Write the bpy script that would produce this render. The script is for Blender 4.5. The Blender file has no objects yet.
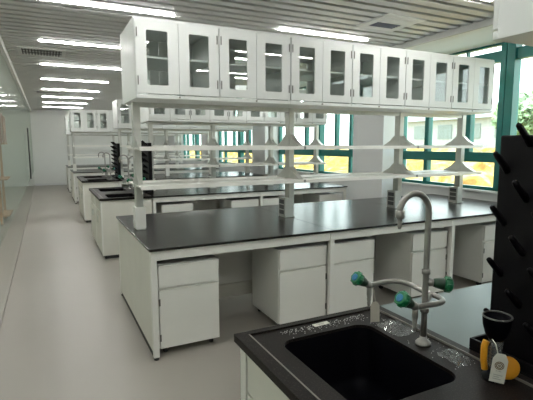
import bpy, bmesh, math, random
from mathutils import Vector, Matrix
random.seed(7)
C = bpy.context.scene.collection
PI = math.pi

# ------------------------------------------------------------------ materials
def mat(name, col, rough=0.5, metal=0.0, vary=0.04, scale=6.0, bump=0.0, bscale=80.0, spec=0.5, coat=0.0):
    m = bpy.data.materials.new(name); m.use_nodes = True
    nt = m.node_tree; p = nt.nodes['Principled BSDF']
    p.inputs['Roughness'].default_value = rough
    p.inputs['Metallic'].default_value = metal
    p.inputs['Specular IOR Level'].default_value = spec
    p.inputs['Coat Weight'].default_value = coat
    tc = nt.nodes.new('ShaderNodeTexCoord')
    nz = nt.nodes.new('ShaderNodeTexNoise'); nz.inputs['Scale'].default_value = scale; nz.inputs['Detail'].default_value = 4
    nt.links.new(tc.outputs['Object'], nz.inputs['Vector'])
    r = nt.nodes.new('ShaderNodeValToRGB')
    a = [max(0, c*(1-vary)) for c in col]; b = [min(1, c*(1+vary)) for c in col]
    r.color_ramp.elements[0].position = .3; r.color_ramp.elements[0].color = (*a, 1)
    r.color_ramp.elements[1].position = .7; r.color_ramp.elements[1].color = (*b, 1)
    nt.links.new(nz.outputs['Fac'], r.inputs['Fac'])
    nt.links.new(r.outputs['Color'], p.inputs['Base Color'])
    if bump:
        n2 = nt.nodes.new('ShaderNodeTexNoise'); n2.inputs['Scale'].default_value = bscale
        nt.links.new(tc.outputs['Object'], n2.inputs['Vector'])
        bp = nt.nodes.new('ShaderNodeBump'); bp.inputs['Strength'].default_value = bump; bp.inputs['Distance'].default_value = .01
        nt.links.new(n2.outputs['Fac'], bp.inputs['Height']); nt.links.new(bp.outputs['Normal'], p.inputs['Normal'])
    return m

def speckle(name, base, dots, rough, scale=220.0, amount=.62, spec=.5):
    m = mat(name, base, rough, spec=spec); nt = m.node_tree; p = nt.nodes['Principled BSDF']
    tc = nt.nodes.new('ShaderNodeTexCoord'); nz = nt.nodes.new('ShaderNodeTexNoise')
    nz.inputs['Scale'].default_value = scale; nz.inputs['Detail'].default_value = 2
    nt.links.new(tc.outputs['Object'], nz.inputs['Vector'])
    r = nt.nodes.new('ShaderNodeValToRGB')
    r.color_ramp.elements[0].position = amount-.08; r.color_ramp.elements[0].color = (*base, 1)
    r.color_ramp.elements[1].position = amount+.05; r.color_ramp.elements[1].color = (*dots, 1)
    nt.links.new(nz.outputs['Fac'], r.inputs['Fac']); nt.links.new(r.outputs['Color'], p.inputs['Base Color'])
    return m

def emit(name, col, s):
    m = bpy.data.materials.new(name); m.use_nodes = True; nt = m.node_tree; nt.nodes.clear()
    e = nt.nodes.new('ShaderNodeEmission'); e.inputs[0].default_value = (*col, 1); e.inputs[1].default_value = s
    o = nt.nodes.new('ShaderNodeOutputMaterial'); nt.links.new(e.outputs[0], o.inputs[0]); return m

def glass(name, tint, refl_rough=0.02, film=0.0, filmcol=(.7, .78, .7), ior=1.5, graze=.85):
    m = bpy.data.materials.new(name); m.use_nodes = True; nt = m.node_tree; nt.nodes.clear()
    t = nt.nodes.new('ShaderNodeBsdfTransparent'); t.inputs[0].default_value = (*tint, 1)
    g = nt.nodes.new('ShaderNodeBsdfGlossy'); g.inputs['Roughness'].default_value = refl_rough
    lw = nt.nodes.new('ShaderNodeLayerWeight'); lw.inputs['Blend'].default_value = .5   # reflectance of a thin sheet by viewing angle
    pw = nt.nodes.new('ShaderNodeMath'); pw.operation = 'POWER'; pw.inputs[1].default_value = 4.5
    f = nt.nodes.new('ShaderNodeMath'); f.operation = 'MULTIPLY_ADD'; f.inputs[1].default_value = graze; f.inputs[2].default_value = .06*(ior-.5)
    nt.links.new(lw.outputs['Facing'], pw.inputs[0]); nt.links.new(pw.outputs[0], f.inputs[0])
    mx = nt.nodes.new('ShaderNodeMixShader'); nt.links.new(f.outputs[0], mx.inputs[0])
    base = t.outputs[0]
    if film:
        d = nt.nodes.new('ShaderNodeBsdfDiffuse')
        nz = nt.nodes.new('ShaderNodeTexNoise'); nz.inputs['Scale'].default_value = 1.2
        r = nt.nodes.new('ShaderNodeValToRGB')
        r.color_ramp.elements[0].color = (*[c*.93 for c in filmcol], 1); r.color_ramp.elements[1].color = (*filmcol, 1)
        nt.links.new(nz.outputs['Fac'], r.inputs[0]); nt.links.new(r.outputs[0], d.inputs[0])
        m2 = nt.nodes.new('ShaderNodeMixShader'); m2.inputs[0].default_value = film
        nt.links.new(t.outputs[0], m2.inputs[1]); nt.links.new(d.outputs[0], m2.inputs[2]); base = m2.outputs[0]
    nt.links.new(base, mx.inputs[1]); nt.links.new(g.outputs[0], mx.inputs[2])
    o = nt.nodes.new('ShaderNodeOutputMaterial'); nt.links.new(mx.outputs[0], o.inputs[0]); return m

M = {}
M['white_metal'] = mat('white_powder_coat', (.80, .79, .745), .42, vary=.015)
M['cab_white'] = mat('cabinet_powder_coat', (.70, .725, .71), .4, vary=.012)
M['cream'] = mat('cream_panel', (.72, .70, .635), .5, vary=.02)
M['alu'] = mat('brushed_aluminium', (.55, .55, .52), .38, .55, vary=.04, scale=20)
M['top'] = mat('black_resin_worktop', (.009, .008, .0075), .245, vary=.15, scale=9, bump=.02, bscale=60, spec=.4)
M['sinktop'] = speckle('speckled_black_counter', (.010, .008, .0072), (.032, .026, .023), .45, spec=.14)
M['rim'] = mat('painted_rim_light', (.20, .185, .165), .45, vary=.1)  # light caught by the inner bevel, painted as a paler colour
M['basin'] = mat('black_polypropylene_basin', (.0012, .0012, .0026), .55, vary=.1, spec=.06)
M['blackplastic'] = mat('black_plastic', (.0035, .0028, .004), .5, vary=.1, spec=.2)
M['dark'] = mat('dark_kick', (.03, .03, .03), .6)
M['socket'] = mat('grey_socket', (.10, .10, .10), .5)
M['hinge'] = mat('dark_hinge', (.16, .16, .15), .4, .6)
M['floor'] = mat('vinyl_floor', (.325, .302, .268), .38, vary=.035, scale=.7, bump=.015, bscale=25)
M['wall'] = mat('white_wall', (.74, .755, .73), .7, vary=.015, scale=2)
M['pier'] = mat('grey_white_pier', (.68, .69, .69), .6, vary=.015, scale=2)
M['slat'] = mat('aluminium_slat', (.60, .605, .595), .42, .15, vary=.03, scale=3)
M['plenum'] = mat('dark_plenum', (.16, .16, .155), .8)
M['fascia'] = mat('grey_fascia', (.52, .53, .51), .5, vary=.02)
M['teal'] = mat('teal_window_frame', (.007, .145, .13), .4, vary=.05)
M['teal_dark'] = mat('teal_window_gasket', (.012, .12, .11), .4, vary=.05)
M['lamp'] = emit('led_strip', (1, .985, .95), 38)
M['pane'] = glass('cabinet_glass', (.94, .96, .95), .015)
M['winglass'] = glass('window_glass', (.93, .98, .95), .01)
M['filmglass'] = glass('green_filmed_glass', (.93, .96, .935), .10, .12, (.62, .67, .60), 1.2, .12)
M['clearglass'] = glass('clear_partition_glass', (.975, .985, .975), .10, 0, ior=.9, graze=.05)
M['grille'] = mat('blue_grey_grille', (.16, .17, .24), .5)
M['ventwhite'] = mat('vent_white', (.74, .745, .73), .5)
M['louvre'] = mat('dark_louvre', (.03, .03, .03), .6)
M['chrome'] = mat('grey_lab_tap', (.34, .33, .31), .34, .55, vary=.05, scale=30)
M['green'] = mat('green_tap_handle', (.006, .15, .055), .35, vary=.1, scale=30)
M['darkgreen'] = mat('dark_green_tap_neck', (.012, .045, .022), .4)
M['blue'] = mat('blue_tap_disc', (.02, .17, .36), .35)
M['tag'] = mat('beige_paper_tag', (.50, .47, .40), .8, vary=.08, scale=25)
M['whitetag'] = mat('white_paper_tag', (.66, .65, .58), .8, vary=.05, scale=25)
M['ink'] = mat('brown_stamp_ink', (.18, .12, .06), .8)
M['greyink'] = mat('grey_print_ink', (.38, .37, .34), .8)
M['yellow'] = mat('yellow_plastic', (.78, .34, .02), .4, vary=.08)
M['wood'] = mat('orange_brown_wood', (.42, .20, .07), .5, vary=.25, scale=8)
M['redwood'] = mat('red_brown_board', (.30, .10, .05), .5, vary=.2, scale=8)
M['clear'] = glass('clear_plastic', (.86, .88, .87), .12, .16, (.7, .72, .72), 1.7)
M['filmslate'] = mat('slate_blue_worktop', (.10, .135, .137), .3, vary=.05, scale=3)
M['seam'] = mat('grey_seam', (.25, .25, .24), .5)
M['drop'] = mat('pale_crumbs', (.55, .54, .52), .25)
M['bldg'] = mat('pale_render', (.33, .37, .38), .8)
M['bldgroof'] = mat('grey_roof', (.22, .26, .27), .8)
M['bldgwin'] = mat('pale_facade_glass', (.15, .2, .2), .3)
M['bounce_ground'] = mat('grey_bounce_ground', (.55, .55, .54), .8)  # pale neutral tone chosen for the light it bounces indoors
M['leaf'] = mat('pale_green_leaves', (.30, .44, .26), .7, vary=.3, scale=3)
M['trunk'] = mat('bark', (.2, .15, .1), .8)

def earth_mat():
    m = mat('yellow_earth', (.9, .62, .22), .9)
    nt = m.node_tree; p = nt.nodes['Principled BSDF']
    tc = nt.nodes.new('ShaderNodeTexCoord')
    nz = nt.nodes.new('ShaderNodeTexNoise'); nz.inputs['Scale'].default_value = 1.6; nz.inputs['Detail'].default_value = 7
    nz.inputs['Distortion'].default_value = 1.2
    nt.links.new(tc.outputs['Object'], nz.inputs['Vector'])
    r = nt.nodes.new('ShaderNodeValToRGB')
    e = r.color_ramp.elements
    e[0].position = .34; e[0].color = (.24, .115, .015, 1)
    e[1].position = .66; e[1].color = (.62, .50, .22, 1)
    x = e.new(.5); x.color = (.48, .30, .055, 1)
    nt.links.new(nz.outputs['Fac'], r.inputs[0]); nt.links.new(r.outputs[0], p.inputs['Base Color'])
    return m
M['earth'] = earth_mat()

# ------------------------------------------------------------------ mesh helpers
class MB:
    def __init__(s): s.bm = bmesh.new()
    def box(s, x0, x1, y0, y1, z0, z1, bev=0.0):
        t = bmesh.new()
        bmesh.ops.create_cube(t, size=1)
        for v in t.verts:
            v.co = Vector(((x0+x1)/2 + v.co.x*(x1-x0), (y0+y1)/2 + v.co.y*(y1-y0), (z0+z1)/2 + v.co.z*(z1-z0)))
        if bev: bmesh.ops.bevel(t, geom=t.edges[:], offset=bev, segments=2, profile=.6, affect='EDGES')
        s._add(t); return s
    def _add(s, t, M4=None):
        if M4 is not None: bmesh.ops.transform(t, matrix=M4, verts=t.verts[:])
        me = bpy.data.meshes.new('tmp'); t.to_mesh(me); t.free(); s.bm.from_mesh(me); bpy.data.meshes.remove(me)
    def cyl(s, p0, p1, r0, r1=None, n=20, smooth=True):
        r1 = r0 if r1 is None else r1
        return s.tube([p0, p1], [r0, r1], n)
    def tube(s, pts, rads, n=16, cap=True):
        pts = [Vector(p) for p in pts]
        if not hasattr(rads, '__len__'): rads = [rads]*len(pts)
        rings = []; prev = None
        for i, p in enumerate(pts):
            d = (pts[min(i+1, len(pts)-1)] - pts[max(i-1, 0)]).normalized()
            if prev is None:
                a = Vector((0, 0, 1)) if abs(d.z) < .9 else Vector((1, 0, 0))
                u = d.cross(a).normalized()
            else:
                u = (prev - d*prev.dot(d)).normalized()
            prev = u; w = d.cross(u)
            rings.append([s.bm.verts.new(p + (u*math.cos(2*PI*k/n) + w*math.sin(2*PI*k/n))*rads[i]) for k in range(n)])
        for a, b in zip(rings, rings[1:]):
            for k in range(n):
                f = s.bm.faces.new((a[k], a[(k+1) % n], b[(k+1) % n], b[k])); f.smooth = True
        if cap:
            s.bm.faces.new(rings[0][::-1]); s.bm.faces.new(rings[-1])
        return s
    def lathe(s, prof, c=(0, 0, 0), n=28, axis=None):
        """prof = [(r,z)...] spun round z at c (or round axis)"""
        c = Vector(c); q = Vector((0, 0, 1)).rotation_difference(Vector(axis).normalized()).to_matrix() if axis else Matrix.Identity(3)
        rings = []
        for r, z in prof:
            rings.append([s.bm.verts.new(c + q @ Vector((r*math.cos(2*PI*k/n), r*math.sin(2*PI*k/n), z))) for k in range(n)])
        for a, b in zip(rings, rings[1:]):
            for k in range(n):
                f = s.bm.faces.new((a[k], a[(k+1) % n], b[(k+1) % n], b[k])); f.smooth = True
        s.bm.faces.new(rings[0][::-1]); s.bm.faces.new(rings[-1]); return s
    def plate(s, outer, holes, thick, M4=None, bev=0.0):
        """flat plate in local xy (z 0..thick) with holes"""
        t = bmesh.new(); es = []
        for loop in [outer]+holes:
            vs = [t.verts.new((x, y, 0)) for x, y in loop]
            es += [t.edges.new((vs[i], vs[(i+1) % len(vs)])) for i in range(len(vs))]
        if holes:
            bmesh.ops.triangle_fill(t, edges=es, use_beauty=True)
        else:
            t.faces.new(t.verts[:])
        r = bmesh.ops.extrude_face_region(t, geom=t.faces[:])
        bmesh.ops.translate(t, vec=(0, 0, thick), verts=[v for v in r['geom'] if isinstance(v, bmesh.types.BMVert)])
        bmesh.ops.recalc_face_normals(t, faces=t.faces[:])
        s._add(t, M4); return s
    def build(s, name, m, parent=None):
        bmesh.ops.recalc_face_normals(s.bm, faces=s.bm.faces[:])
        me = bpy.data.meshes.new(name); s.bm.to_mesh(me); s.bm.free()
        o = bpy.data.objects.new(name, me); C.objects.link(o)
        me.materials.append(M[m] if isinstance(m, str) else m)
        if parent is not None: o.parent = parent
        return o

def rrect(x0, x1, y0, y1, r, n=6):
    out = []
    for cx, cy, a0 in ((x1-r, y1-r, 0), (x0+r, y1-r, PI/2), (x0+r, y0+r, PI), (x1-r, y0+r, 1.5*PI)):
        for k in range(n+1):
            a = a0 + PI/2*k/n; out.append((cx+r*math.cos(a), cy+r*math.sin(a)))
    return out
def rect(x0, x1, y0, y1): return [(x0, y0), (x1, y0), (x1, y1), (x0, y1)]
def smooth_path(P, per=8):
    P = [Vector(p) for p in P]; out = []
    for i in range(len(P)-1):
        p0 = P[max(i-1, 0)]; p1 = P[i]; p2 = P[i+1]; p3 = P[min(i+2, len(P)-1)]
        for k in range(per):
            t = k/per
            out.append(.5*((2*p1) + (p2-p0)*t + (2*p0-5*p1+4*p2-p3)*t*t + (3*p1-p0-3*p2+p3)*t**3))
    out.append(P[-1]); return out

def tag(o, label=None, cat=None, group=None, kind=None):
    if label: o['label'] = label
    if cat: o['category'] = cat
    if group: o['group'] = group
    if kind: o['kind'] = kind
    return o
def thing(name, loc=(0, 0, 0), label=None, cat=None, group=None):
    o = bpy.data.objects.new(name, None); C.objects.link(o); o.location = loc; o.empty_display_size = .1
    return tag(o, label, cat, group)
def struct(mb, name, m, parent=None):
    o = mb.build(name, m, parent)
    if parent is None: o['kind'] = 'structure'
    return o
def copy_tree(o, parent=None):
    c = o.copy(); C.objects.link(c)
    if parent is not None: c.parent = parent
    for ch in list(o.children): copy_tree(ch, c)
    return c
class Proto:
    """first placement uses the prototype itself, later ones copies of it and of its parts"""
    def __init__(s, root): s.root = root; s.used = False
    def place(s, loc, label, group=None):
        o = s.root if not s.used else copy_tree(s.root)
        s.used = True; o.location = loc; o['label'] = label
        if group: o['group'] = group
        return o

# ------------------------------------------------------------------ layout (metres; x across, y into the room)
XL = .58; DEP = 1.57; PITCH = 3.063; TOP = .8
YF = [-.131 + PITCH*i for i in range(6)]
SINK_ROWS = (0, 2, 3)
ROWNAME = ['foreground sink bench', 'long bench across the middle', 'third bench back',
           'fourth bench back', 'fifth bench back', 'last bench by the end wall']
ORD = ['first', 'second', 'third', 'fourth', 'fifth', 'sixth', 'seventh', 'eighth', 'ninth', 'tenth']
XW = 4.86; ZC = 2.75; YEND = 18.3; YBACK = -2.6; XG = -.44
PIERS = [(1.2, 1.93), (5.2, 5.93), (9.2, 9.93), (13.2, 13.93), (17.2, 18.3)]

# ------------------------------------------------------------------ the setting
b = MB(); b.box(-2.3, XW+.2, YBACK-.1, YEND+.1, -.1, 0); struct(b, 'floor', 'floor')
b = MB(); b.box(-2.3, XW+.2, YEND, YEND+.12, 0, 3.1); struct(b, 'wall_end', 'wall')
b = MB(); b.box(-2.3, XW+.2, YBACK-.12, YBACK, 0, 3.1); struct(b, 'wall_back', 'wall')
b = MB(); b.box(-2.42, -2.3, YBACK, YEND, 0, 3.1); struct(b, 'wall_corridor', 'wall')
b = MB(); b.box(XG+.02, .58, YEND-.014, YEND, 0, .08); struct(b, 'baseboard_end', 'pier')
# slatted ceiling: dark plenum with open aluminium slats running across the room
b = MB(); b.box(-2.42, XW+.4, YBACK-.12, YEND+.12, 3.0, 3.1)
root = struct(b, 'ceiling', 'plenum')
b = MB(); y = YBACK + .03
while y < YEND - .1:
    b.box(XG-.02, 4.08, y, y+.105, ZC, ZC+.045, .004); y += .16
b.build('slats', 'slat', root)
b = MB(); b.box(XG-.02, 4.08, YBACK, YEND, ZC+.10, ZC+.12); b.build('slat_backing', 'plenum', root)
b = MB(); b.box(-2.3, XG-.03, YBACK, YEND, ZC-.02, ZC+.02); b.build('corridor_panel', 'pier', root)
b = MB(); b.box(4.08, 4.11, YBACK, YEND, 2.685, 3.0); struct(b, 'trim_1', 'fascia')
b = MB(); b.box(4.11, XW+.15, YBACK, YEND, 2.685, 2.71); struct(b, 'trim_2', 'wall')
b = MB(); b.box(XG-.05, XG+.05, YBACK, YEND, 2.66, ZC-.002); struct(b, 'trim_3', 'pier')
b = MB(); b.box(XG-.02, XG+.02, YBACK, YEND, 0, .025); struct(b, 'trim_4', 'floor')
# window wall: low sill wall and piers
b = MB(); b.box(XW, XW+.16, YBACK, YEND, 0, .90)
sill = struct(b, 'wall_right', 'pier')
b = MB(); b.box(XW-.03, XW+.16, YBACK, YEND, .90, .925, .004); b.build('window_sill', 'wall', sill)
b = MB()
for (a, c) in PIERS: b.box(4.54, XW+.16, a, c, 0, 2.69)
struct(b, 'wall_piers', 'pier')
b = MB(); b.box(XW+.02, XW+.16, YBACK, YEND, 2.69, 3.0); struct(b, 'wall_head', 'wall')

def window(n, y0, y1):
    ym = (y0+y1)/2
    W = MB(); x0, x1 = XW+.03, XW+.10
    W.box(x0, x1, y0, y0+.05, .925, 2.685); W.box(x0, x1, y1-.05, y1, .925, 2.685)
    W.box(x0, x1, y0+.05, y1-.05, .925, .965); W.box(x0, x1, y0+.05, y1-.05, 2.66, 2.685)
    root = W.build('window_%d' % n, 'teal'); root['kind'] = 'structure'
    MB().box(x0-.02, x1, y0+.05, y1-.05, 2.46, 2.59, .004).build('header', 'teal', root)
    MB().box(x0-.02, x1, y0+.05, y1-.05, 1.27, 1.395, .004).build('transom', 'teal', root)
    MB().box(x0-.05, x1, ym-.185, ym-.085, .965, 2.66, .004).build('mullion', 'teal', root)
    MB().box(x0-.05, x1, ym-.075, ym-.005, .965, 2.66, .004).build('mullion', 'teal', root)
    MB().box(x0-.02, x1, ym-.085, ym-.075, .965, 2.66).build('gasket', 'teal_dark', root)
    for yy, za in ((ym+1.12, .965), (ym+.43, 1.395), (ym-1.1, .965), (ym-.65, 1.395)):
        m = MB(); m.box(x0-.01, x1, yy-.036, yy+.036, max(za, 1.395), 2.46, .003)
        if za < 1: m.box(x0-.01, x1, yy-.036, yy+.036, .965, 1.27, .003)
        m.build('mullion', 'teal', root)
    for yy in [y0+.5 + .55*k for k in range(int((y1-y0-.6)/.55)+1)]:
        MB().box(x0+.01, x1-.01, yy-.012, yy+.012, 2.59, 2.66).build('clerestory_bar', 'teal', root)
    P = MB(); P.box(XW+.062, XW+.068, y0+.05, y1-.05, .965, 2.66); P.build('window_pane', 'winglass', root)
edges = [(YBACK, 1.2)] + [(PIERS[i][1], PIERS[i+1][0]) for i in range(len(PIERS)-1)]
for i, (a, c) in enumerate(edges): window(i+1, a, c)

# glass partition along the aisle, with a door pull
b = MB(); b.box(XG-.006, XG+.006, YBACK, YEND, .55, 2.66); gl = struct(b, 'wall_left', 'filmglass')
b = MB(); b.box(XG-.006, XG+.006, YBACK, YEND, .025, .55); b.build('clear_glass_band', 'clearglass', gl)
t = thing('door_pull', (XG, 13.0, 0), 'long vertical metal pull handle on the green-tinted glass partition', 'door handle')
MB().tube([(.05, 0, .62), (.05, 0, 1.93)], .016).build('bar', 'dark', t)
for z in (.75, 1.8): MB().cyl((.006, 0, z), (.05, 0, z), .012).build('standoff', 'alu', t)
# wooden shelf seen through the glass
t = thing('wooden_shelf_unit', (-.88, 10.0, 0), 'open orange-brown wooden shelf unit seen through the glass partition', 'shelf')
for x in (-.14, .06):
    for y in (-.4, .4): MB().box(x-.022, x+.022, y-.022, y+.022, 0, 2.15, .004).build('post', 'wood', t)
for z in (.16, .85, 1.52): MB().box(-.16, .20, -.42, .42, z-.012, z+.012, .003).build('shelf', 'wood', t)
for k, x in enumerate((.098, .145, .19)): MB().box(x-.012, x+.012, -.38, .1, 1.534, 2.16-.06*k, .003).build('upright_board', 'redwood', t)

# ------------------------------------------------------------------ ceiling fittings
def lamp_proto():
    r = thing('linear_ceiling_light', cat='ceiling light')
    MB().box(-.60, .60, -.023, .023, .012, .05, .003).build('housing', 'ventwhite', r)
    MB().box(-.598, .598, -.017, .017, .004, .012).build('diffuser', 'lamp', r)
    return Proto(r)
LP = lamp_proto()
ly = [4.42 + 1.727*k for k in range(8)]
for k, y in enumerate(ly):
    LP.place((.60, y, ZC-.016), '%s linear ceiling light from the camera in the row over the aisle' % ORD[k].capitalize(), 'linear lights over the aisle')
for k, y in enumerate(ly):
    LP.place((2.96, y, ZC-.016), 'linear ceiling light over the benches above the wall cabinets' if k == 0 else
             '%s linear ceiling light from the camera in the row over the benches' % ORD[k], 'linear lights over the benches')
for k, y in enumerate((2.743, 1.016, -.711)):
    LP.place((.60, y, ZC-.016), 'linear ceiling light overhead near the camera over the aisle', 'linear lights overhead near the camera')
    LP.place((2.96, y, ZC-.016), 'linear ceiling light overhead near the camera over the benches', 'linear bench lights overhead near the camera')

for k in range(5):  # out-of-view lights added to brighten the corridor seen through the glass
    LP.place((-1.4, .6+3.0*k, ZC-.07), 'added unseen fill light in the corridor behind the glass partition', 'added fill lights in the corridor')

t = thing('air_conditioning_cassette', (3.28, 3.7, ZC-.012), 'square white air vent with blue-grey grille in the slatted ceiling', 'air vent')
m = MB(); m.plate(rect(-.25, .25, -.25, .25), [rect(-.16, .16, -.16, .16)], .014); m.build('frame', 'ventwhite', t)
m = MB()
for k in range(9): m.box(-.16, .16, -.155+.0375*k, -.138+.0375*k, .002, .012)
m.build('grille', 'grille', t)
MB().box(-.16, .16, -.16, .16, .0121, .0125).build('filter', 'louvre', t)
MB().box(-.16, .16, -.16, .0, -.003, .002, .001).build('flap', 'ventwhite', t)
for i, (px, py, w) in enumerate(((.03, 6.9, .58), (.12, 11.95, .56))):
    t = thing('slot_air_vent', (px, py, ZC-.012), ['rectangular slot air vent in the slatted ceiling, nearer of the two over the aisle',
              'small distant slot air vent in the slatted ceiling, farther of the two over the aisle'][i], 'air vent', 'slot vents over the aisle')
    m = MB(); m.plate(rect(-w/2, w/2, -.27, .27), [rect(-w/2+.045, w/2-.045, -.20, .20)], .014); m.build('frame', 'ventwhite', t)
    MB().box(-w/2+.045, w/2-.045, -.20, .20, .0145, .016).build('backing', 'louvre', t)
    m = MB()
    for k in range(13): m.box(-w/2+.05+.037*k, -w/2+.062+.037*k, -.20, .20, 0, .013)
    m.build('louvre', 'louvre', t)

# ------------------------------------------------------------------ furniture prototypes
def pedestal_proto(hinge_right=False):
    r = thing('pedestal_cabinet', cat='cabinet'); w, d = .45, .52; z0 = .055
    MB().box(0, w, .02, d, z0, .668, .003).build('body', 'white_metal', r)
    dr = MB().box(.004, w-.004, 0, .0198, .505, .664, .003).build('drawer', 'white_metal', r)
    MB().box(.006, w-.006, -.007, .004, .652, .665, .003).build('finger_pull', 'white_metal', dr)
    do = MB().box(.004, w-.004, 0, .0198, z0+.004, .488, .003).build('door', 'white_metal', r)
    MB().box(.006, w-.006, -.006, .004, .478, .489, .003).build('finger_pull', 'white_metal', do)
    for z in (.14, .40): MB().box(w-.012 if hinge_right else .001, w-.001 if hinge_right else .012, -.004, .0, z-.025, z+.025).build('hinge', 'hinge', r)
    for x in (.05, w-.05):
        for y in (.07, d-.05):
            m = MB(); m.cyl((x-.011, y, .025), (x+.011, y, .025), .025)
            m.box(x-.016, x+.016, y-.012, y+.012, .036, z0)
            m.build('caster', 'dark', r)
    return Proto(r)
PED = pedestal_proto(); PED_RIGHT = pedestal_proto(True)

def door_mesh(w, h):
    m = MB(); cx = w/2
    M4 = Matrix(((1, 0, 0, 0), (0, 0, -1, .018), (0, 1, 0, 0), (0, 0, 0, 1)))
    m.plate(rect(0, w, 0, h), [rrect(cx-.078, cx+.078, .062, h-.068, .012)], .018, M4)
    return m
def cabinet_proto(w):
    """two-sided glass-door wall cabinet, origin at its front left bottom corner"""
    r = thing('wall_cabinet', cat='cabinet'); D = .66; H = .57; T = .018
    m = MB()
    m.box(0, T, .021, D-.021, 0, H, .002); m.box(w-T, w, .021, D-.021, 0, H, .002)
    m.box(T, w-T, .021, D-.021, H-.022, H); m.box(T, w-T, .021, D-.021, 0, .022)
    m.box(0, w, .012, .021, H-.016, H); m.box(0, w, D-.021, D-.012, H-.016, H)
    m.box(0, w, .004, .021, 0, .027, .002); m.box(0, w, D-.021, D-.004, 0, .027, .002)
    m.build('body', 'cab_white', r)
    MB().box(T, w-T, .06, D-.06, .295, .311).build('shelf', 'cab_white', r)
    dw = w/2 - .006; dh = H-.05-.004
    for side in (0, 1):
        for k in (0, 1):
            d = door_mesh(dw, dh).build('door', 'cab_white', r)
            x0 = .004 + k*(dw+.004)
            if side == 0: d.location = (x0, 0, .034)
            else: d.location = (x0, D-.018, .034)
            MB().box(dw/2-.08, dw/2+.08, .007, .011, .058, dh-.064).build('glass_pane', 'pane', d)
            if side == 0:
                hx = .012 if k == 0 else dw-.012
                for z in (.09, dh-.09):
                    MB().box(hx-.0035, hx+.0035, -.006, 0, z-.032, z+.032, .001).build('hinge', 'hinge', d)
    m = MB(); m.cyl((w/2, .004, .014), (w/2, -.006, .014), .006); m.build('lock', 'hinge', r)
    return Proto(r)
CAB_WIDE = cabinet_proto(.638); CAB_SLIM = cabinet_proto(.604)

def peg_rack_proto():
    """black pegboard on a drip tray, pegs towards the aisle; origin at the tray centre"""
    r = thing('drying_rack', cat='drying rack')
    m = MB(); m.box(-.067, .052, -.32, .32, 0, .012, .003)
    m.box(-.067, -.057, -.32, .32, .012, .045, .003); m.box(-.057, .052, .31, .32, .012, .045, .003); m.box(-.057, .052, -.32, -.31, .012, .045, .003)
    m.build('drip_tray', 'blackplastic', r)
    MB().box(.0, .05, -.30, .30, .012, .725, .006).build('board', 'blackplastic', r)
    q = Vector((-.74, 0, .67)).normalized()
    for row in range(8):
        z = .10 + .085*row
        cols = [-.27, -.135, 0, .135, .27] if row % 2 == 0 else [-.2, -.067, .067, .2]
        for y in cols:
            p = Vector((.004, y, z))
            MB().tube([p, p+q*.075, p+q*.088, p+q*.093], [.011, .0095, .008, .003], 10).build('peg', 'blackplastic', r)
    return Proto(r)
RACK = peg_rack_proto()

KNOBAX = Vector((-.62, -.2, .62)).normalized()
def valve(r, p, ax, nozzle=True):
    """green tap handle whose face points along ax, mounted at p"""
    p = Vector(p); ax = Vector(ax).normalized()
    m = MB(); m.lathe([(.010, -.014), (.0145, 0), (.013, .016)], p, 20, ax); v = m.build('valve_body', 'chrome', r)
    m = MB(); m.lathe([(.013, .014), (.0165, .024), (.0205, .045), (.0215, .052)], p, 24, ax); m.build('valve_neck', 'darkgreen', v)
    m = MB(); m.lathe([(.0215, .050), (.0245, .054), (.0255, .064), (.0245, .074), (.020, .078)], p, 28, ax)
    q = Vector((0, 0, 1)).rotation_difference(ax).to_matrix()
    for k in range(8):
        c = p + q @ Vector((.0245*math.cos(k*PI/4), .0245*math.sin(k*PI/4), 0))
        m.tube([c+ax*.054, c+ax*.073], .0035, 8)
    h = m.build('tap_handle', 'green', v)
    m = MB(); m.lathe([(.0135, .076), (.0135, .080), (.0105, .081)], p, 20, ax); m.build('handle_disc', 'blue', v)
def faucet_proto():
    """triple laboratory tap: gooseneck riser plus two low side valves on a looped pipe"""
    r = thing('laboratory_faucet', cat='faucet')
    MB().lathe([(.027, 0), (.027, .007), (.021, .014), (.013, .02), (.012, .03)], (0, 0, 0)).build('base_flange', 'chrome', r)
    rad = .0105
    arch = [(0, 0, .02), (0, 0, .15), (0, 0, .30), (0, 0, .44), (0, 0, .47)]
    R = .066
    for k in range(1, 13):
        a = PI*k/12*.90; arch.append((-R+R*math.cos(a), 0, .47+R*math.sin(a)))
    ex = arch[-1]; arch += [(ex[0]+.001, 0, ex[2]-.02)]
    MB().tube(arch, rad, 18).build('riser', 'chrome', r)
    e = Vector((ex[0]+.001, 0, ex[2]-.02))
    m = MB(); m.lathe([(.0145, .014), (.0150, -.008), (.012, -.012), (.0085, -.016), (.0075, -.024), (.009, -.026), (.006, -.034), (.0075, -.036), (.0045, -.048)][::-1], e)
    m.build('hose_nozzle', 'chrome', r)
    for z, q in ((.125, .015), (.262, .0145)):
        MB().lathe([(q-.003, -.010), (q, -.007), (q, .007), (q-.003, .010)], (0, 0, z)).build('collar', 'chrome', r)
    valve(r, (.010, -.004, .225), (.80, -.50, -.10))
    # looped arm
    z = .152
    loop = smooth_path([(-.052, .232, z), (0, .222, z+.008), (.055, .205, z+.01), (.085, .168, z+.006), (.088, .09, z), (.084, .015, z), (.066, -.018, z), (.03, -.028, z), (-.02, -.022, z), (-.062, -.018, z)], 7)
    MB().tube(loop, .0098, 14).build('side_arm', 'chrome', r)
    MB().tube([(.0, .0, .125), (.04, .03, .14), (.082, .05, z)], .008, 12).build('arm_stem', 'chrome', r)
    for (x, y) in ((-.052, .232), (-.062, -.018)):
        valve(r, (x-.004, y, z+.004), (-1.0, .0, .60))
        m = MB(); m.lathe([(.0045, -.085), (.0075, -.068), (.006, -.066), (.009, -.052), (.0075, -.05), (.010, -.034), (.010, .004)], (x, y, z))
        m.build('hose_nozzle', 'chrome', r)
    return Proto(r)
FAUCET = faucet_proto()

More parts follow.
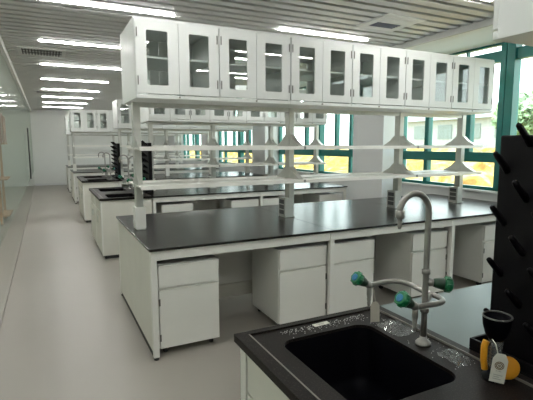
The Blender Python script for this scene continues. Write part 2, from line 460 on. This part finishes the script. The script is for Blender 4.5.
def sink_unit_proto():
    """end-of-bench double sink cabinet; origin at its front left floor corner"""
    r = thing('sink_cabinet', cat='sink cabinet'); W = .67
    m = MB(); m.box(.03, W, .03, DEP-.03, .045, .50); m.box(.03, .05, .03, DEP-.03, .50, TOP-.022); m.box(.05, W, .03, .05, .50, TOP-.022)
    m.box(.05, W, DEP-.05, DEP-.03, .50, TOP-.022); m.box(W-.02, W, .05, DEP-.05, .50, TOP-.022)
    m.build('body', 'cream', r)
    m = MB(); m.box(.045, W, .045, DEP-.045, 0, .045); m.build('toe_kick', 'dark', r)
    for y in (.03, DEP-.075):
        MB().box(.012, .0298, y, y+.045, .045, TOP-.022, .002).build('corner_post', 'white_metal', r)
    MB().box(.012, .0298, DEP/2-.012, DEP/2+.012, .045, TOP-.022, .002).build('corner_post', 'white_metal', r)
    for (a, c) in ((.082, DEP/2-.018), (DEP/2+.018, DEP-.082)):
        MB().box(.016, .0298, a, c, .62, TOP-.03, .003).build('apron_panel', 'cream', r)
        for k in (0, 1):
            a1 = a + k*(c-a)/2; c1 = a + (k+1)*(c-a)/2
            d = MB().box(.014, .0298, a1+.002, c1-.002, .055, .61, .003).build('door', 'cream', r)
            yy = c1-.03 if k == 0 else a1+.03
            MB().box(.002, .016, yy-.005, yy+.005, .43, .53, .002).build('handle', 'alu', d)
    holes = [rrect(.122, .505, .115, .575, .055), rrect(.122, .505, .985, 1.45, .055)]
    m = MB(); m.plate(rect(0, W, 0, DEP), holes, .022, Matrix.Translation((0, 0, TOP-.022))); m.build('countertop', 'sinktop', r)
    m = MB(); z = TOP
    m.box(0, .048, 0, DEP, z, z+.007); m.box(.048, W, 0, .03, z, z+.007); m.box(.048, W, DEP-.028, DEP, z, z+.007)
    m.box(W-.03, W, .03, DEP-.028, z, z+.007); m.build('marine_edge', 'sinktop', r)
    m = MB(); m.box(.046, .051, .03, DEP-.028, z+.0, z+.0085, .001); m.box(W-.034, W-.030, .03, DEP-.03, z, z+.008, .001); m.build('edge_light_line', 'rim', r)  # pale strips paint the lit bevel of the raised edge
    for h in holes:
        m = MB(); xs = [p[0] for p in h]; ys = [p[1] for p in h]; cx = (min(xs)+max(xs))/2; cy = (min(ys)+max(ys))/2
        rings = []
        for (s, zz) in ((1.02, TOP-.004), (1.0, TOP-.012), (.95, TOP-.2), (.90, TOP-.225), (.6, TOP-.235), (.12, TOP-.24)):
            rings.append([m.bm.verts.new((cx+(x-cx)*s, cy+(y-cy)*s, zz)) for x, y in h])
        for a, c in zip(rings, rings[1:]):
            for k in range(len(h)):
                f = m.bm.faces.new((a[k], a[(k+1) % len(h)], c[(k+1) % len(h)], c[k])); f.smooth = True
        m.bm.faces.new(rings[-1]); bs = m.build('basin', 'basin', r)
        MB().lathe([(.028, 0), (.028, .004), (.02, .005)], (cx, cy, TOP-.239)).build('drain', 'hinge', bs)
    return Proto(r)
SINK = sink_unit_proto()

def bench(row, x0, x1, joints, end_panel, top_mats, label):
    """double-sided bench frame, worktop modules and centre partition"""
    yf = YF[row]; r = thing('laboratory_bench', (x0, yf, 0), label, 'lab bench', 'laboratory benches')
    L = x1-x0; js = [0]+[j-x0 for j in joints]+[L]
    for k in range(len(js)-1):
        MB().box(js[k]+(.0015 if k else 0), js[k+1]-.0015, 0, DEP, TOP-.018, TOP, .0025).build('worktop', top_mats[k], r)
    for k, x in enumerate(js):
        xa = min(max(x-.02, .012), L-.052)
        for y in (.02, DEP-.06):
            lg = MB().box(xa, xa+.04, y, y+.04, .02, TOP-.018, .002).build('leg', 'white_metal', r)
            MB().cyl((xa+.02, y+.02, 0), (xa+.02, y+.02, .02), .018).build('foot', 'dark', lg)
    for k in range(len(js)-1):
        xa = min(max(js[k]+.02, .052), L); xb = js[k+1]-.02 if k < len(js)-2 else L-.052
        for y in (.024, DEP-.054):
            MB().box(xa, xb, y, y+.03, TOP-.088, TOP-.018, .002).build('apron', 'white_metal', r)
    MB().box(.06, L-.06, DEP/2-.01, DEP/2+.01, .22, TOP-.02).build('partition', 'white_metal', r)
    MB().box(.06, L-.06, DEP/2-.03, DEP/2+.03, .095, .22, .003).build('lower_rail', 'cream', r)
    if end_panel:
        MB().box(.014, .030, .06, DEP-.06, .05, TOP-.02, .002).build('end_panel', 'cream', r)
        MB().box(.020, .030, .06, DEP-.06, .0, .05).build('kick_strip', 'dark', r)
    return r

def rack(row, x0, x1, posts, label, sockets):
    """reagent rack: posts standing on the worktop, two levels of shelves on triangular brackets"""
    yc = YF[row]+DEP/2; r = thing('reagent_rack', (x0, yc, TOP), label, 'shelf rack', 'reagent racks on the benches')
    L = x1-x0; px = [p-x0 for p in posts]
    for k, x in enumerate(px):
        p = MB().box(x-.028, x+.028, -.04, .04, 0, 1.0355, .003).build('post', 'alu', r)
        m = MB(); m.box(x-.034, x+.034, -.06, .06, .0, .008, .002); m.build('foot_plate', 'alu', p)
        if sockets and k > 0:
            sb = MB().box(x-.085, x-.0285, -.065, .065, .0, .19, .004).build('socket_box', 'alu', p)
            for z in (.05, .10, .15):
                MB().box(x-.0875, x-.085, -.045, .045, z-.02, z+.02, .001).build('socket', 'socket', sb)
        else:
            MB().box(x-.042, x+.042, -.052, .052, .008, .19, .003).build('sleeve', 'white_metal', p)
        for z in (.365, .665):
            br = MB()
            prof = [(-.22, 0), (.22, 0), (.20, .016), (.11, .06), (.055, .11), (-.055, .11), (-.11, .06), (-.20, .016)]
            M4 = Matrix(((0, 0, 1, x-.024), (1, 0, 0, 0), (0, 1, 0, z+.0105), (0, 0, 0, 1)))
            br.plate(prof if k else [(u*.6, v_*.8) for u, v_ in prof], [], .048 if k else .014, M4)
            br.build('bracket', 'alu', p)
    ends = [0] + [p for p in px[1:-1]] + [L]
    for z in (.365, .665):
        for k in range(len(ends)-1):
            a = ends[k]+.002; c = ends[k+1]-.002
            m = MB()
            m.box(a, c, -.28, -.042, z-.002, z+.010); m.box(a, c, .042, .28, z-.002, z+.010)
            m.box(a, c, -.285, -.28, z-.014, z+.016); m.box(a, c, .28, .285, z-.014, z+.016)
            m.box(a, c, -.042, -.036, z-.012, z+.010); m.box(a, c, .036, .042, z-.012, z+.010)
            m.build('shelf', 'white_metal', r)
            if k > 0:
                MB().box(a-.012, a+.008, -.288, -.285, z-.012, z+.014).build('shelf_joint', 'seam', r)
    m = MB(); m.box(px[0]+.028, px[-1]-.028, -.03, .03, 1.0, 1.0355); m.build('top_rail', 'alu', r)
    return r

# ------------------------------------------------------------------ the rows of benches
for row in range(6):
    yf = YF[row]; nm = ROWNAME[row]; yc = yf+DEP/2
    if row in SINK_ROWS:
        xs = XL+.67
        SINK.place((XL, yf, 0), {0: 'end sink cabinet with speckled black counter and black basin in the foreground',
                                 2: 'white sink cabinet with two black basins ending the third bench back',
                                 3: 'white sink cabinet with two black basins ending the fourth bench back'}[row], 'sink cabinets at the bench ends')
        tops = ['filmslate', 'top'] if row == 0 else ['top', 'top']
        bench(row, xs+.002, 4.5, [2.91], False, tops, {0: 'bench with slate-blue worktop beside the foreground sink',
              2: 'white framed bench with black worktop, third bench back, right of its sink cabinet',
              3: 'white framed bench with black worktop, fourth bench back, right of its sink cabinet'}[row])
        posts = [1.42, 2.41, 3.45, 4.37]; rx0, rx1 = 1.385, 4.40; cabs, cx0, n, cw = CAB_SLIM, 1.337, 5, .604
        peds = [1.39, 2.43, 2.95, 3.985]
        RACK.place((xs+.07, yc, TOP), {0: 'large black pegboard drying rack at the right edge of the picture',
                   2: 'black peg drying rack seen edge-on beside the sink of the third bench back',
                   3: 'black peg drying rack seen edge-on beside the sink of the fourth bench back'}[row], 'black peg drying racks')
        for k, dy in enumerate((1.208, .345)):
            if row == 0 and k == 1: continue
            FAUCET.place((1.148, yf+dy, TOP), {(0, 0): 'grey gooseneck tap with three green handles at the foreground sink',
                         (2, 0): 'gooseneck tap at the farther basin of the third bench back', (2, 1): 'gooseneck tap at the nearer basin of the third bench back',
                         (3, 0): 'gooseneck tap at the farther basin of the fourth bench back', (3, 1): 'gooseneck tap at the nearer basin of the fourth bench back'}[(row, k)],
                         'laboratory gooseneck taps')
    else:
        bench(row, XL, 4.85 if row == 1 else 4.5, [2.075, 3.485], True, ['top']*3, {1: 'long white framed bench with black worktop across the middle of the room',
              4: 'white framed bench with black worktop, fifth bench back', 5: 'white framed bench with black worktop nearest the end wall'}[row])
        posts = [.667, 2.095, 3.465, 4.43]; rx0, rx1 = .632, 4.465; cabs, cx0, n, cw = CAB_WIDE, .608, 6, .638
        peds = [.645, 1.6, 2.105, 3.005, 3.99]
    rack(row, rx0, rx1, posts, 'white two-level reagent rack on the %s' % nm, row in (0, 1, 2))
    for k in range(n):
        cabs.place((cx0+k*(cw+.0015), yc-(.387 if row not in SINK_ROWS else .292 if row == 0 else .35), TOP+1.0357), 'white glass-door cabinet, %s from the aisle above the %s' % (ORD[k], nm), 'glass-door cabinets above the %s' % nm)
    if row > 0:
        for k, x in enumerate(peds):
            if x+.45 > 4.5 and row != 1: x = 3.985
            (PED_RIGHT if k % 2 else PED).place((x, yf+.062, 0), 'white pedestal cabinet, %s from the aisle under the %s' % (ORD[k], nm), 'pedestals under the %s' % nm)

# ------------------------------------------------------------------ small things round the foreground sink
def tag_outline(w, h): return [(-w/2, 0), (w/2, 0), (w/2, h*.8), (w*.28, h), (-w*.28, h), (-w/2, h*.8)]
def orient(p, nx, ny, tilt=0.0):
    """local x along the face width, local y up, local z the face normal"""
    n = Vector((nx, ny, 0)).normalized(); up = Vector((0, 0, 1)); xa = up.cross(n).normalized()
    R = Matrix((xa, up, n)).transposed().to_4x4()
    return Matrix.Translation(p) @ R @ Matrix.Rotation(tilt, 4, 'Z')
t = thing('hang_tag', (1.118, 1.296, 0), 'beige paper tag hanging from the left tap valve over the sink counter', 'tag')
m = MB(); m.plate(tag_outline(.036, .082), [], .0012, orient(Vector((0, 0, .806)), -.35, -.9, .03)); m.build('card', 'tag', t)
MB().tube([(0, 0, .885), (-.004, .006, .93), (-.01, .014, .957)], .0022, 8).build('string', 'tag', t)

# eyewash fitting
t = thing('eyewash_fitting', (1.165, .815, TOP), 'black bowl-topped eyewash fitting with yellow grips standing behind the sink corner', 'eyewash')
MB().lathe([(.034, 0), (.034, .008), (.02, .016), (.018, .03)], (0, 0, 0)).build('base', 'blackplastic', t)
MB().lathe([(.0175, .025), (.0195, .06), (.019, .10), (.021, .125)], (0, 0, 0)).build('stem', 'clear', t)
MB().lathe([(.012, .02), (.013, .11)], (0, 0, 0)).build('inner_tube', 'blackplastic', t)
bw = MB().lathe([(.014, .112), (.022, .124), (.031, .140), (.038, .165), (.040, .186), (.040, .192), (.036, .193), (.034, .184), (.02, .174), (.004, .172)], (0, 0, 0)).build('bowl', 'basin', t)
MB().tube([(.0395*math.cos(2*PI*k/36), .0395*math.sin(2*PI*k/36), .194) for k in range(37)], .0026, 8, False).build('bowl_rim', 'hinge', bw)
m = MB(); m.tube(smooth_path([(-.026, .012, .03), (-.030, .014, .06), (-.030, .014, .10), (-.026, .012, .118)]), .0095, 12); m.build('grip', 'yellow', t)
m = MB(); m.lathe([(.012, -.006), (.031, -.006), (.034, -.002), (.034, .004), (.031, .008), (.012, .008)], (.018, -.030, .042), 28, (-.5, -.85, .12)); m.build('push_plate', 'yellow', t)
t = thing('hang_tag', (1.126, .778, 0), 'white paper tag with round brown stamp hanging on the black eyewash fitting', 'tag')
Mx = orient(Vector((0, 0, .815)), -.72, -.70, -.10)
m = MB(); m.plate(tag_outline(.040, .088), [], .0012, Mx); card = m.build('card', 'whitetag', t)
m = MB()
def annulus(r0, r1, z): m.plate([(r1*math.cos(2*PI*k/24), .052+r1*math.sin(2*PI*k/24)) for k in range(24)], [[(r0*math.cos(2*PI*k/24), .052+r0*math.sin(2*PI*k/24)) for k in range(24)]], .0004, Mx @ Matrix.Translation((0, 0, z)))
annulus(.0105, .0125, .0012); annulus(.006, .0085, .0012); annulus(.0012, .0035, .0012)
for k in range(12):
    a = 2*PI*k/12; m.plate([(x*math.cos(a)-yy*math.sin(a), .052+x*math.sin(a)+yy*math.cos(a)) for x, yy in rect(.0085, .0105, -.0007, .0007)], [], .0004, Mx @ Matrix.Translation((0, 0, .0012)))
m.build('stamp', 'ink', card)
m = MB()
for k, (a, c) in enumerate(((-.007, -.003), (.0, .007), (-.012, .012), (-.012, .004), (-.012, .009))):
    yy = [.034, .034, .022, .016, .010][k]; m.plate(rect(a, c, yy, yy+.002), [], .0004, Mx @ Matrix.Translation((0, 0, .0012)))
m.build('print', 'greyink', card)
MB().tube([(0, 0, .9), (.004, .012, .925), (.012, .03, .93)], .0015, 6).build('string', 'whitetag', t)

# paper label on the back edge of the sink counter
t = thing('paper_label', (.925, 1.385, TOP), 'small white printed paper label lying on the back of the sink counter', 'label')
Rz = Matrix.Rotation(.06, 4, 'Z')
m = MB(); m.plate(rrect(-.036, .036, -.012, .012, .003), [], .0008, Rz); card = m.build('card', 'whitetag', t)
m = MB()
for (a, c, yy) in ((-.018, .018, .002), (-.014, .012, -.004)): m.plate(rect(a, c, yy, yy+.003), [], .0003, Matrix.Translation((0, 0, .0008)) @ Rz)
m.build('print', 'greyink', card)

# crumpled clear plastic wrap lying round the tap foot
def wrap(name, c, w, d, h, seed, label):
    rnd = random.Random(seed); m = MB(); N = 9; g = []
    for i in range(N):
        for j in range(N):
            u = i/(N-1)*2-1; v = j/(N-1)*2-1
            edge = max(abs(u), abs(v)); z = .0015 + (h*rnd.random())*(1-edge**3)
            g.append(m.bm.verts.new((u*w/2*(1+.12*rnd.uniform(-1, 1)), v*d/2*(1+.12*rnd.uniform(-1, 1)), z)))
    for i in range(N-1):
        for j in range(N-1): m.bm.faces.new((g[i*N+j], g[(i+1)*N+j], g[(i+1)*N+j+1], g[i*N+j+1]))
    o = m.build(name, 'clear', None); o.location = (c[0], c[1], TOP); tag(o, label, 'plastic wrap', 'clear wraps on the sink counter'); return o
wrap('plastic_wrap', (1.155, 1.22, 0), .09, .12, .035, 3, 'crumpled clear plastic wrap on the counter behind the tap foot')
wrap('plastic_wrap', (1.165, .955, 0), .07, .10, .028, 5, 'crumpled clear plastic wrap on the counter in front of the tap foot')
m = MB(); rnd = random.Random(4)
for k in range(240):
    x = rnd.uniform(.74, 1.13); y = 1.39 - abs(rnd.gauss(0, .022)) + (x-.9)*.01; s = rnd.uniform(.0008, .0026)
    if 1.312 < y < 1.408: m.lathe([(s*.6, 0), (s, s*.3), (s*.5, s*.9)], (x, y, TOP), 6)
for k in range(60):
    x = rnd.uniform(1.10, 1.205); y = rnd.uniform(.9, 1.36); s = rnd.uniform(.0008, .0022); m.lathe([(s*.6, 0), (s, s*.3), (s*.5, s*.9)], (x, y, TOP), 6)
o = m.build('crumbs', 'drop'); tag(o, 'pale crumbs scattered along the back of the foreground sink counter', 'crumbs', None, 'stuff')

# ------------------------------------------------------------------ outside the windows
m = MB(); rnd = random.Random(11); nx, ny = 34, 110; g = []
from mathutils import noise
for i in range(nx):
    for j in range(ny):
        x = 7.2 + (i/(nx-1))**1.2*9; y = -8 + 40*j/(ny-1)
        base = .3 + 1.0*min(1, max(0, (x-8.0)/3.0))
        z = base + .38*noise.noise(Vector((x*.9, y*.9, 0)))*min(1, (x-7.2)*.8) + .16*noise.noise(Vector((x*2.6, y*2.6, 3)))
        g.append(m.bm.verts.new((x, y, min(z, 1.36 if x > 9 else 1.3))))
for i in range(nx-1):
    for j in range(ny-1): m.bm.faces.new((g[i*ny+j], g[(i+1)*ny+j], g[(i+1)*ny+j+1], g[i*ny+j+1]))
o = m.build('embankment', 'earth'); o['kind'] = 'structure'
m = MB(); m.box(5.05, 7.4, -9, 33, .1, .32); o = m.build('bounce_ground', 'bounce_ground'); o['kind'] = 'structure'  # unseen strip below the sill, added to bounce neutral light onto soffit and ceiling
m = MB(); m.box(16.1, 80, -60, 120, .5, 1.2); o = m.build('ground', 'earth'); o['kind'] = 'structure'

t = thing('building', (34, 26, 1.2), 'pale grey building seen through the window right of the wall cabinets', 'building')
MB().box(-5, 5, -7, 7, 0, 2.2).build('wall', 'bldg', t)
m = MB(); m.plate([(-5.6, 2.2), (5.6, 2.2), (0, 3.3)], [], 15, Matrix(((1, 0, 0, 0), (0, 0, 1, -7.5), (0, 1, 0, 0), (0, 0, 0, 1)))); m.build('roof', 'bldgroof', t)
for k in range(5):
    for z in (.7,): MB().box(-5.06, -5.0, -6+2.6*k, -4.6+2.6*k, z, z+1.1).build('window', 'bldgwin', t)
def tree(x, y, hgt, rad, seed, label):
    rnd = random.Random(seed); t = thing('tree', (x, y, 1.2), label, 'tree')
    MB().tube([(0, 0, 0), (.1, .05, hgt*.4), (0, 0, hgt*.75)], [.28, .2, .08], 10).build('trunk', 'trunk', t)
    m = MB()
    for k in range(2600):
        while True:
            p = Vector((rnd.uniform(-1, 1), rnd.uniform(-1, 1), rnd.uniform(-1, 1)))
            if p.length < 1 and p.length > .45: break
        c = Vector((p.x*rad, p.y*rad, hgt*.62 + p.z*hgt*.4)); s_ = rnd.uniform(.12, .26)
        a = Vector((rnd.uniform(-1, 1), rnd.uniform(-1, 1), rnd.uniform(-1, 1))).normalized()*s_; b2 = a.orthogonal().normalized()*s_*.6
        m.bm.faces.new([m.bm.verts.new(c+v) for v in (a, b2, -a, -b2)])
    m.build('foliage', 'leaf', t)
tree(24.3, 16.1, 3.1, 1.7, 2, 'green tree outside seen through the window right of the teal column')
# ------------------------------------------------------------------ light
w = bpy.data.worlds.new('World'); bpy.context.scene.world = w; w.use_nodes = True
nt = w.node_tree; bg = nt.nodes['Background']
bg.inputs[0].default_value = (.90, .96, 1.0, 1); bg.inputs[1].default_value = 3.0
sun = bpy.data.lights.new('Sun', 'SUN'); sun.energy = .8; sun.angle = .03; sun.color = (1, .93, .8)
so = bpy.data.objects.new('sun', sun); C.objects.link(so)
so.rotation_euler = Vector((.30, .12, -.95)).to_track_quat('-Z', 'Y').to_euler()

# ------------------------------------------------------------------ camera
h, yaw, pit, rol, f = 1.49789, .461050, .125466, -.0021662, 441.1328
F = Vector((math.sin(yaw)*math.cos(pit), math.cos(yaw)*math.cos(pit), -math.sin(pit)))
R = Vector((math.cos(yaw), -math.sin(yaw), 0)); U = R.cross(F)
R2 = R*math.cos(rol)+U*math.sin(rol); U2 = U*math.cos(rol)-R*math.sin(rol)
cam = bpy.data.cameras.new('Camera'); co = bpy.data.objects.new('camera', cam); C.objects.link(co)
cam.sensor_fit = 'HORIZONTAL'; cam.sensor_width = 36; cam.lens = f*36/533; cam.clip_start = .05; cam.clip_end = 300
mw = Matrix((R2, U2, -F)).transposed().to_4x4(); mw.translation = Vector((0, 0, h)); co.matrix_world = mw
sc = bpy.context.scene; sc.camera = co
sc.view_settings.view_transform = 'Standard'; sc.view_settings.look = 'None'; sc.view_settings.gamma = 1
sc.view_settings.exposure = 1.1
sc.cycles.max_bounces = 10; sc.cycles.transparent_max_bounces = 24; sc.cycles.sample_clamp_indirect = 6
